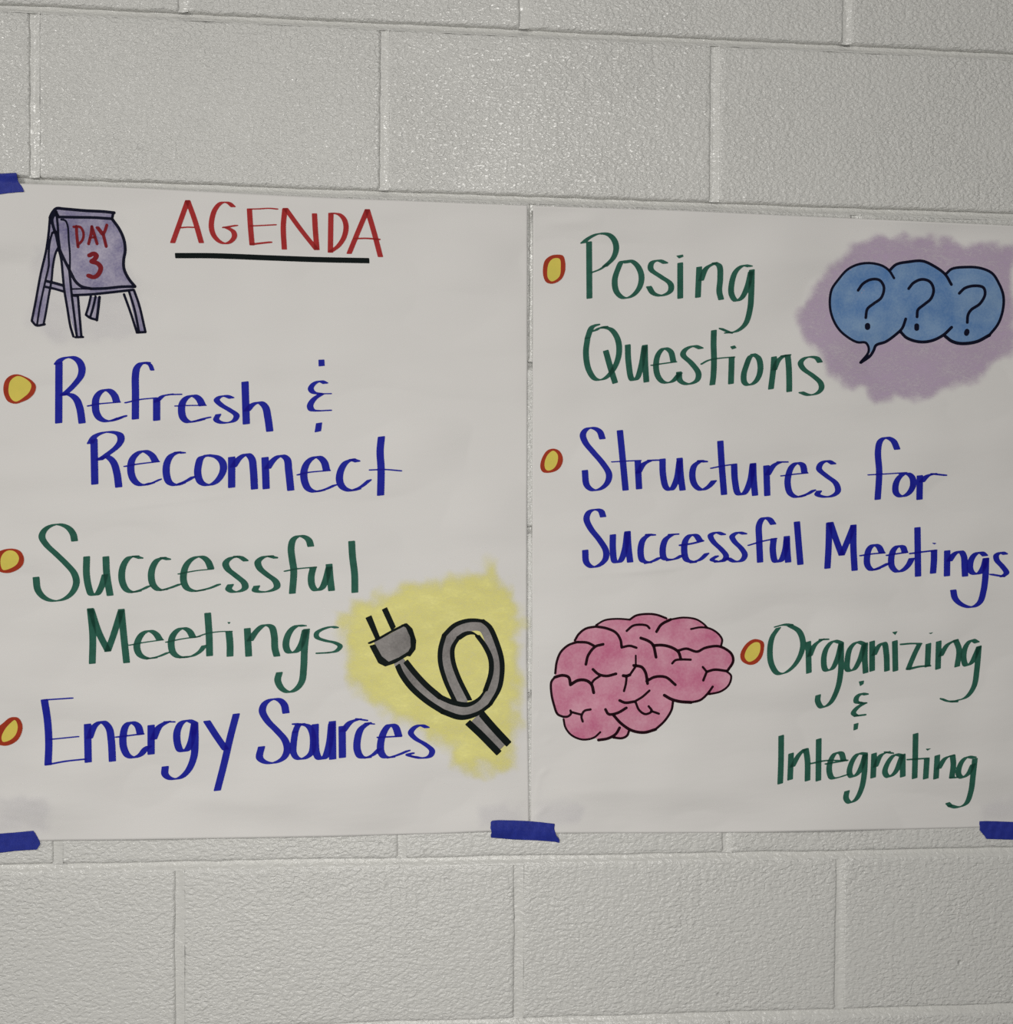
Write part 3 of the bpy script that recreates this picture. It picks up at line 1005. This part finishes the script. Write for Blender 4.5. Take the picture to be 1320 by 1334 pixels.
mark('outline', bub, 'navy', [('bub', (0, 0, 1.35),
    '638,318 610,275 570,247 500,232 430,240 370,270 320,325 280,385 270,470 285,545 325,615 385,665 430,686 475,688 492,715 490,745 445,802;'
    '@0,0,1.6 448,802 500,765 520,735 535,703 590,683 650,640 685,605 705,552;@0,0,1.6 612,275 650,240 720,225 800,220 860,245 930,295 967,355;'
    '@0,0,1.7 675,625 710,660 780,683 850,678 920,645 968,600;@0,0,1.5 935,295 970,265 1050,255 1130,260 1200,290 1240,350 1265,420 1262,500 1235,580 1180,650;@0,0,1.9 1185,645 1110,683 1020,693 970,680 932,652')], 1, 'dark navy outline')
mark('question_mark', bub, 'navy', [('bub', (0, 0, 1.55),
    '432,388 460,350 510,325 555,330 580,370 565,430 520,465 485,495 476,545;@0,0.4,3.5 486,592 486,598')], 2)
mark('question_mark', bub, 'navy', [('bub', (0, 0, 1.6),
    '722,378 750,345 800,325 845,340 865,385 850,435 810,470 775,500 770,540;@0,0.6,3.0 768,594 768,604')], 2)
mark('question_mark', bub, 'navy', [('bub', (0, 0, 1.6),
    '1012,405 1045,375 1100,362 1150,372 1160,410 1130,465 1080,500 1062,530 1058,572;@-0.4,0.8,3.0 1055,626 1055,632')], 2)

bullet(RIGHTS, 'r4', '66,320 78,265 110,220 150,210 185,225 205,270 195,315 165,345 115,358 80,352',
       '92,300 110,250 145,222 172,245 172,290 150,330 115,345 98,335', 'red ring bullet beside Structures')
mark('lettering', RIGHTS, 'blue', [
    ('r4', BLUE2, '448,148 430,103 390,82 352,88 328,122 342,170 390,230 450,300 488,365 480,415 440,455 390,465 352,435 340,345;'
     '555,100 568,230 590,463;@0.8,0,0.6 507,291 590,286 682,282;665,290 668,360 673,455;668,358 700,305 740,283;@2,0,0.8 735,282 785,280;'
     '817,275 820,370 840,450 868,463 903,400 922,285;922,270 928,370 940,463;'
     '@2.8,-0.2,0.8 1080,290 1045,284;1052,284 1012,315 1000,375 1015,432 1055,463 1098,445 1132,408;'
     '1172,165 1180,300 1195,490;@0.8,0,0.6 1115,330 1190,315 1270,304'),
    ('r5', BLUE2, '73,290 78,380 97,455 128,455 165,380 180,285;182,282 185,370 193,462;258,295 263,463;265,345 300,292 335,273;@2.4,0,0.8 330,272 372,272;'
     '@0.8,0,0.6 343,352 420,342 493,335;477,335 465,288 435,277 405,297 385,345 380,400 395,452 430,473 470,465;@2.6,-0.5,0.8 450,470 495,455 528,435;'
     '@3,-0.2,0.8 642,282 610,266 572,280 560,312 600,350 657,395 668,440 640,465 590,472 550,458 560,440')], 1, 'blue word Structures')
mark('lettering', RIGHTS, 'blue', [('r5', BLUE2,
    '1008,198 985,150 945,132 912,150 898,210 905,330 896,485;@0.8,0,0.6 843,346 950,340 1060,333;'
    '1045,338 1018,362 1000,400 1002,450 1030,470 1070,455 1098,410 1095,362 1070,339 1035,342;'
    '1138,352 1136,485;1150,385 1180,352 1220,340;@2,0,0.8 1210,340 1283,348')], 1, 'blue word for')
mark('lettering', RIGHTS, 'blue', [
    ('r4', BLUE2, '452,627 438,592 405,583 367,597 350,640 375,700 430,770 470,840 465,890 425,928 385,937 350,910 342,835;'
     '512,740 512,830 525,905 555,903 585,830 600,725;602,720 607,810 618,905;'
     '@2.6,-0.2,0.8 762,740 725,737;735,737 697,770 682,840 695,898 735,910;@2.8,-0.5,0.8 720,912 760,900 798,880;'
     '@2.6,-0.2,0.8 905,735 865,737;875,737 835,768 818,830 828,885 870,892;@2.8,-0.5,0.8 855,895 900,885 935,865;'
     '@1,0,0.9 925,803 1000,792 1065,775;1047,775 1022,742 990,740 960,770 950,835 965,893 1010,908;@2.8,-0.5,0.8 1000,908 1050,890 1088,855;'
     '@2.9,-0.2,0.8 1190,737 1150,724 1112,742 1128,780 1180,830 1208,870 1190,898 1150,905;@2.2,-0.2,0.8 1150,903 1120,892 1150,870;'),
    ('r5', BLUE2, '@2.9,-0.2,0.8 132,684 97,676 62,698 75,728 115,768 135,805 118,836 75,843 40,825;@2,-0.2,0.8 40,825 0,838;'
     '297,628 272,597 240,594 217,630 217,720 222,845;@0.8,0,0.6 155,750 230,728 315,710;'
     '300,712 295,780 310,843 340,838 365,780 375,710;375,700 378,780 383,845;433,617 443,740 453,858')], 1, 'blue word Successful')
mark('lettering', RIGHTS, 'blue', [
    ('r5', BLUE2, '618,622 615,750 608,880;625,620 655,710 690,805;690,805 725,720 757,640;757,635 757,760 764,892'),
    ('r6', BLUE2, '@0.8,0,0.7 310,426 380,415 470,407;453,407 430,364 400,354 370,378 355,430 358,490 385,520 425,512;@2.8,-0.5,0.8 400,520 450,500 492,478;'
     '@0.8,0,0.7 485,424 560,412 620,404;605,405 590,367 560,362 530,388 515,440 520,500 555,532 595,520 630,485 650,445;'
     '688,242 690,400 692,560;@0.8,0,0.8 640,412 730,400 812,390;798,393 797,460 791,540;#780,340 818,342 800,352;'
     '885,395 883,558;900,460 935,412 975,398 995,430 1000,500 1003,560;'
     '1135,425 1110,405 1075,412 1045,450 1036,510 1055,543 1095,543 1125,500 1140,445;1142,445 1138,560 1125,660 1100,735 1050,766 985,752 938,710 925,655;'
     '@2.9,-0.3,0.8 1268,415 1245,405 1210,422 1213,455 1250,497 1277,540 1250,563;@2,0,0.8 1255,563 1178,550')], 1, 'blue word Meetings')

brain = mark('brain_drawing', RIGHTS, 'pink', [('brain', BLUE,
    '#240,265 265,225 310,190 375,172 430,138 510,130 590,133 630,105 700,97 760,102 822,122 850,130 930,122 1010,132 1060,160 1100,190 1150,222 1176,260 1172,300 1200,320 1238,355 1246,400 1215,455 1233,490 1218,550 1168,590 1095,606 1040,645 980,658 910,655 865,655 855,710 810,780 750,833 680,850 590,838 575,870 540,888 485,882 390,897 360,885 290,895 220,870 180,820 165,755 130,735 105,670 92,600 92,530 115,498 115,475 125,400 150,340 200,295')], 0, 'pink-shaded sketch of a brain')
mark('outline', brain, 'maroon', [('brain', (0, 0, 1.3),
    '240,265 265,225 310,190 375,177;@0,0,1.5 375,177 440,188 500,215 530,260 538,310;@0,0,1.4 538,310 590,300 632,312;'
    '@0,0,1.0 375,168 430,137 510,128 590,133;@0,0,1.2 590,133 630,107 700,97 760,102 822,124;'
    '@0,0,1.6 760,210 790,165 850,132;@0,0,1.0 845,133 930,120 1010,130 1060,160 1082,182;@0,0,1.1 980,193 1040,182 1100,190 1150,220 1178,260 1172,298;'
    '115,475 125,400 150,340 200,295 260,275;@0,0,1.5 255,276 320,280 362,300;@0,0,1.6 310,418 325,360 370,305 420,290;'
    '570,205 610,172 660,165 700,172 715,188;@0,0,1.7 660,250 710,270 738,295 757,372;@0,0,1.7 738,298 800,296 860,312 900,340 915,385;860,412 880,392 920,387 978,388;'
    '@0,0,1.5 900,330 950,318 1018,337 1070,313 1150,302 1200,320 1240,355 1248,400 1215,455;1055,435 1080,465;@0,0,1.4 1080,465 1058,520;'
    '@0,0,1.5 1080,465 1130,452 1205,460;@0,0,1.1 1200,458 1235,490 1220,550 1170,590 1095,608;@0,0,1.3 1118,560 1085,605 1040,645 980,660;@0,0,1.8 980,660 910,655 855,640 810,615;'
    '865,655 855,710 810,780 750,835;@0,0,1.7 755,832 680,852 600,838 530,790 485,740;@0,0,1.6 435,705 455,735 510,728 568,695;'
    '@0,0,1.6 525,648 560,662 620,655;620,655 670,625 715,585;628,662 650,710 690,735 730,715 710,685;725,715 775,732;'
    '585,842 572,872 540,888 485,884;@0,0,1.6 525,822 500,862 450,890 390,900;@0,0,1.1 402,850 360,885 290,897 220,870 180,820 168,768;'
    '165,752 130,735 105,670 90,600 90,530 112,500;@0,0,1.7 112,500 160,488 200,500 212,548;@0,0,1.8 212,548 260,520 310,520 345,545 360,598;'
    '@0,0,1.6 355,450 390,480 440,492 502,478;400,492 360,520 345,545;165,752 195,750 215,732 212,712;218,722 280,738;340,705 300,715 282,750 290,782;'
    '@0,0,1.0 628,362 628,430;628,430 590,485;@0,0,1.8 590,485 570,492 548,490;570,490 565,540 553,588;@0,0,1.7 615,425 665,435 690,470 703,540;@0,0,1.6 697,525 750,498 820,500 880,548')], 1, 'dark maroon outline')

bullet(RIGHTS, 'r8', '18,245 35,205 65,175 95,165 135,180 138,215 125,260 95,290 60,295 25,275',
       '40,255 55,210 90,182 115,185 118,225 95,265 60,280', 'red ring bullet between the brain and Organizing')
mark('lettering', RIGHTS, 'green', [('r8', GRN3,
    '210,110 180,155 168,220 175,290 205,338 240,338 290,300 325,240 335,180 315,125 270,97;@2.4,-0.7,0.7 275,95 240,92 200,102;'
    '362,180 365,335;370,250 395,195 430,168;@2,0,0.8 425,168 458,166;'
    '522,182 490,175 455,210 440,270 450,322 480,318 510,260 528,190;528,185 526,330 510,415 470,492 430,510 410,480 412,450;'
    '645,190 610,180 575,210 560,270 562,322 590,322 622,270 645,195;650,188 648,260 652,335;'
    '685,178 685,325;695,245 720,198 745,185 757,240 760,325;800,176 803,325;#785,130 815,125 802,145;'
    '@1,0,0.9 832,192 880,188 932,188;@2.6,-0.5,0.8 922,195 900,240 868,316;@1.5,0,0.9 868,318 920,305 975,300;'
    '970,190 965,303;#970,135 998,130 982,140;1022,178 1018,315;1032,250 1065,195 1105,172;1108,170 1125,220 1115,303;'
    '1215,182 1190,170 1160,200 1148,260 1160,298 1185,288 1210,240 1225,205;1225,203 1215,320 1200,405 1160,460 1095,480;@2,0.3,0.9 1110,480 1070,480 1038,468')], 1, 'green word Organizing')
mark('lettering', RIGHTS, 'green', [('r8', GRN3,
    '#617,380 645,374 642,392 624,404;@2.6,-0.5,0.8 655,445 630,442 607,460 605,483 625,488;@0.8,0,0.8 620,488 655,488;@2.6,-0.5,0.8 645,490 610,512 590,540 605,554;@0.8,-0.2,0.9 600,554 650,548;#592,595 617,588 612,620 590,629')], 1, 'small green ampersand')
mark('lettering', RIGHTS, 'green', [('r8', GRN3,
    '225,655 224,780 220,895;275,745 270,875;282,810 315,750 345,722;350,722 358,780 358,880;'
    '415,672 413,880;@0.8,0,0.7 375,795 450,780 555,780;@0.8,0,0.7 450,797 560,778;'
    '540,778 528,742 500,742 475,780 468,830 482,868 515,865 555,852;'
    '650,745 615,745 585,782 570,840 582,862 610,848 635,800 650,750;650,750 645,850 630,925 600,980 570,992 553,970 558,935;'
    '695,745 690,865;702,810 730,752 765,737;@2,0,0.8 755,737 785,742;'
    '838,755 800,750 765,790 750,840 767,862 800,842 835,760;840,750 840,860;'
    '905,645 903,760 900,868;@0.8,0,0.8 865,775 965,768;962,770 956,870;#955,720 985,718 965,730;'
    '1015,755 1008,870;1022,820 1055,768 1088,754;1092,754 1096,800 1088,865;@1.5,-0.2,0.8 1085,867 1113,865;'
    '1200,765 1165,762 1135,792 1122,848 1140,866 1170,848 1195,800;1205,772 1195,860 1185,935 1160,998 1115,1016 1080,1008;@2.2,-0.6,0.9 1080,1008 1068,996')], 1, 'green word Integrating')
for sh, poly in ((LEFT, '-4,1035 45,1035 70,1050 60,1085 -4,1085'), (LEFT, '622,1052 680,1046 685,1078 625,1078'),
                 (RIGHTS, '700,1046 735,1042 765,1050 755,1076 700,1075'), (RIGHTS, '1278,1046 1330,1040 1330,1070 1280,1070')):
    chalk('smudge', sh, 'grey_smudge', 'px', poly, 10, 1, 'faint grey smudge by the tape')

# ------------------------------------------------------------------ painter's tape


def tape(poly, label, bow=0.0):
    xs, ys, D, _ = rasterise([[(poly, 0.0, False)]], 1.6)
    S, T = march(xs, ys, D, D)
    x, y = S[:, 0], S[:, 1]
    X, Z = unproj(x, y)
    top = np.where(x > 690.5, rtop(x), ltop(x))
    bot = np.where(x > 690.5, rbot(x), lbot(x))
    inside = sm(0, 10, y - (top - 11)) * (1 - sm(-2, 12, y - bot))
    cols = depth(x, np.clip(y, top + 0.5, bot - 0.5))
    dp = 0.0008 + inside * (cols - 0.0008) + 0.0009
    dp += 0.0002 * np.sin(x * 0.5 + y * 0.2)
    s = (DIST - dp) / DIST
    P = np.stack([X * s, -dp, EYE_Z + (Z - EYE_Z) * s], -1)
    c = np.array([P[:, 0].mean(), -0.0, P[:, 2].mean()])
    me = np_mesh('masking_tape', P - c, T)
    o = link('masking_tape', me, M_TAPE)
    o.location = c
    so = o.modifiers.new('thickness', 'SOLIDIFY')
    so.thickness = 0.00025
    so.offset = -1
    o['label'] = label
    o['category'] = 'tape'
    o['group'] = 'blue tape strips holding the sheets'
    return o


tape([(-42, 227.5), (0, 226.3), (21.7, 225), (22.2, 230), (24, 237), (28.5, 243), (31.8, 249.7), (15, 251), (0, 252.8), (-42, 255)],
     'blue tape strip on the top left corner of the AGENDA sheet')
tape([(-45, 1089), (0, 1086), (20, 1084.5), (43.5, 1082.3), (46, 1086), (49.5, 1092), (51.5, 1096), (52.3, 1100), (50, 1103.5), (48, 1106.8), (20, 1108.5), (0, 1111), (-45, 1113)],
     'blue tape strip on the bottom left corner of the AGENDA sheet')
q = [(195, 215), (215, 195), (300, 187), (500, 192), (700, 200), (880, 217), (1053, 238), (1042, 265), (1038, 300), (1048, 340), (1060, 372), (1072, 405), (1095, 425), (1108, 440),
     (1106, 490), (1050, 474), (800, 455), (500, 444), (195, 418), (200, 385), (210, 350), (203, 320), (192, 290), (198, 250)]
tape([(620 + a * 130 / 1320, 1050 + b * 130 / 1320) for a, b in q], 'blue tape strip joining the bottoms of both sheets')
q = [(600, 495), (760, 490), (1000, 497), (1320, 508), (2100, 520), (2100, 905), (1320, 890), (1000, 880), (740, 872), (728, 830), (690, 785), (640, 730), (604, 680), (610, 610), (598, 560)]
tape([(1240 + a * 80 / 1320, 1040 + b * 80 / 1320) for a, b in q], 'blue tape strip on the bottom right corner of the right sheet')
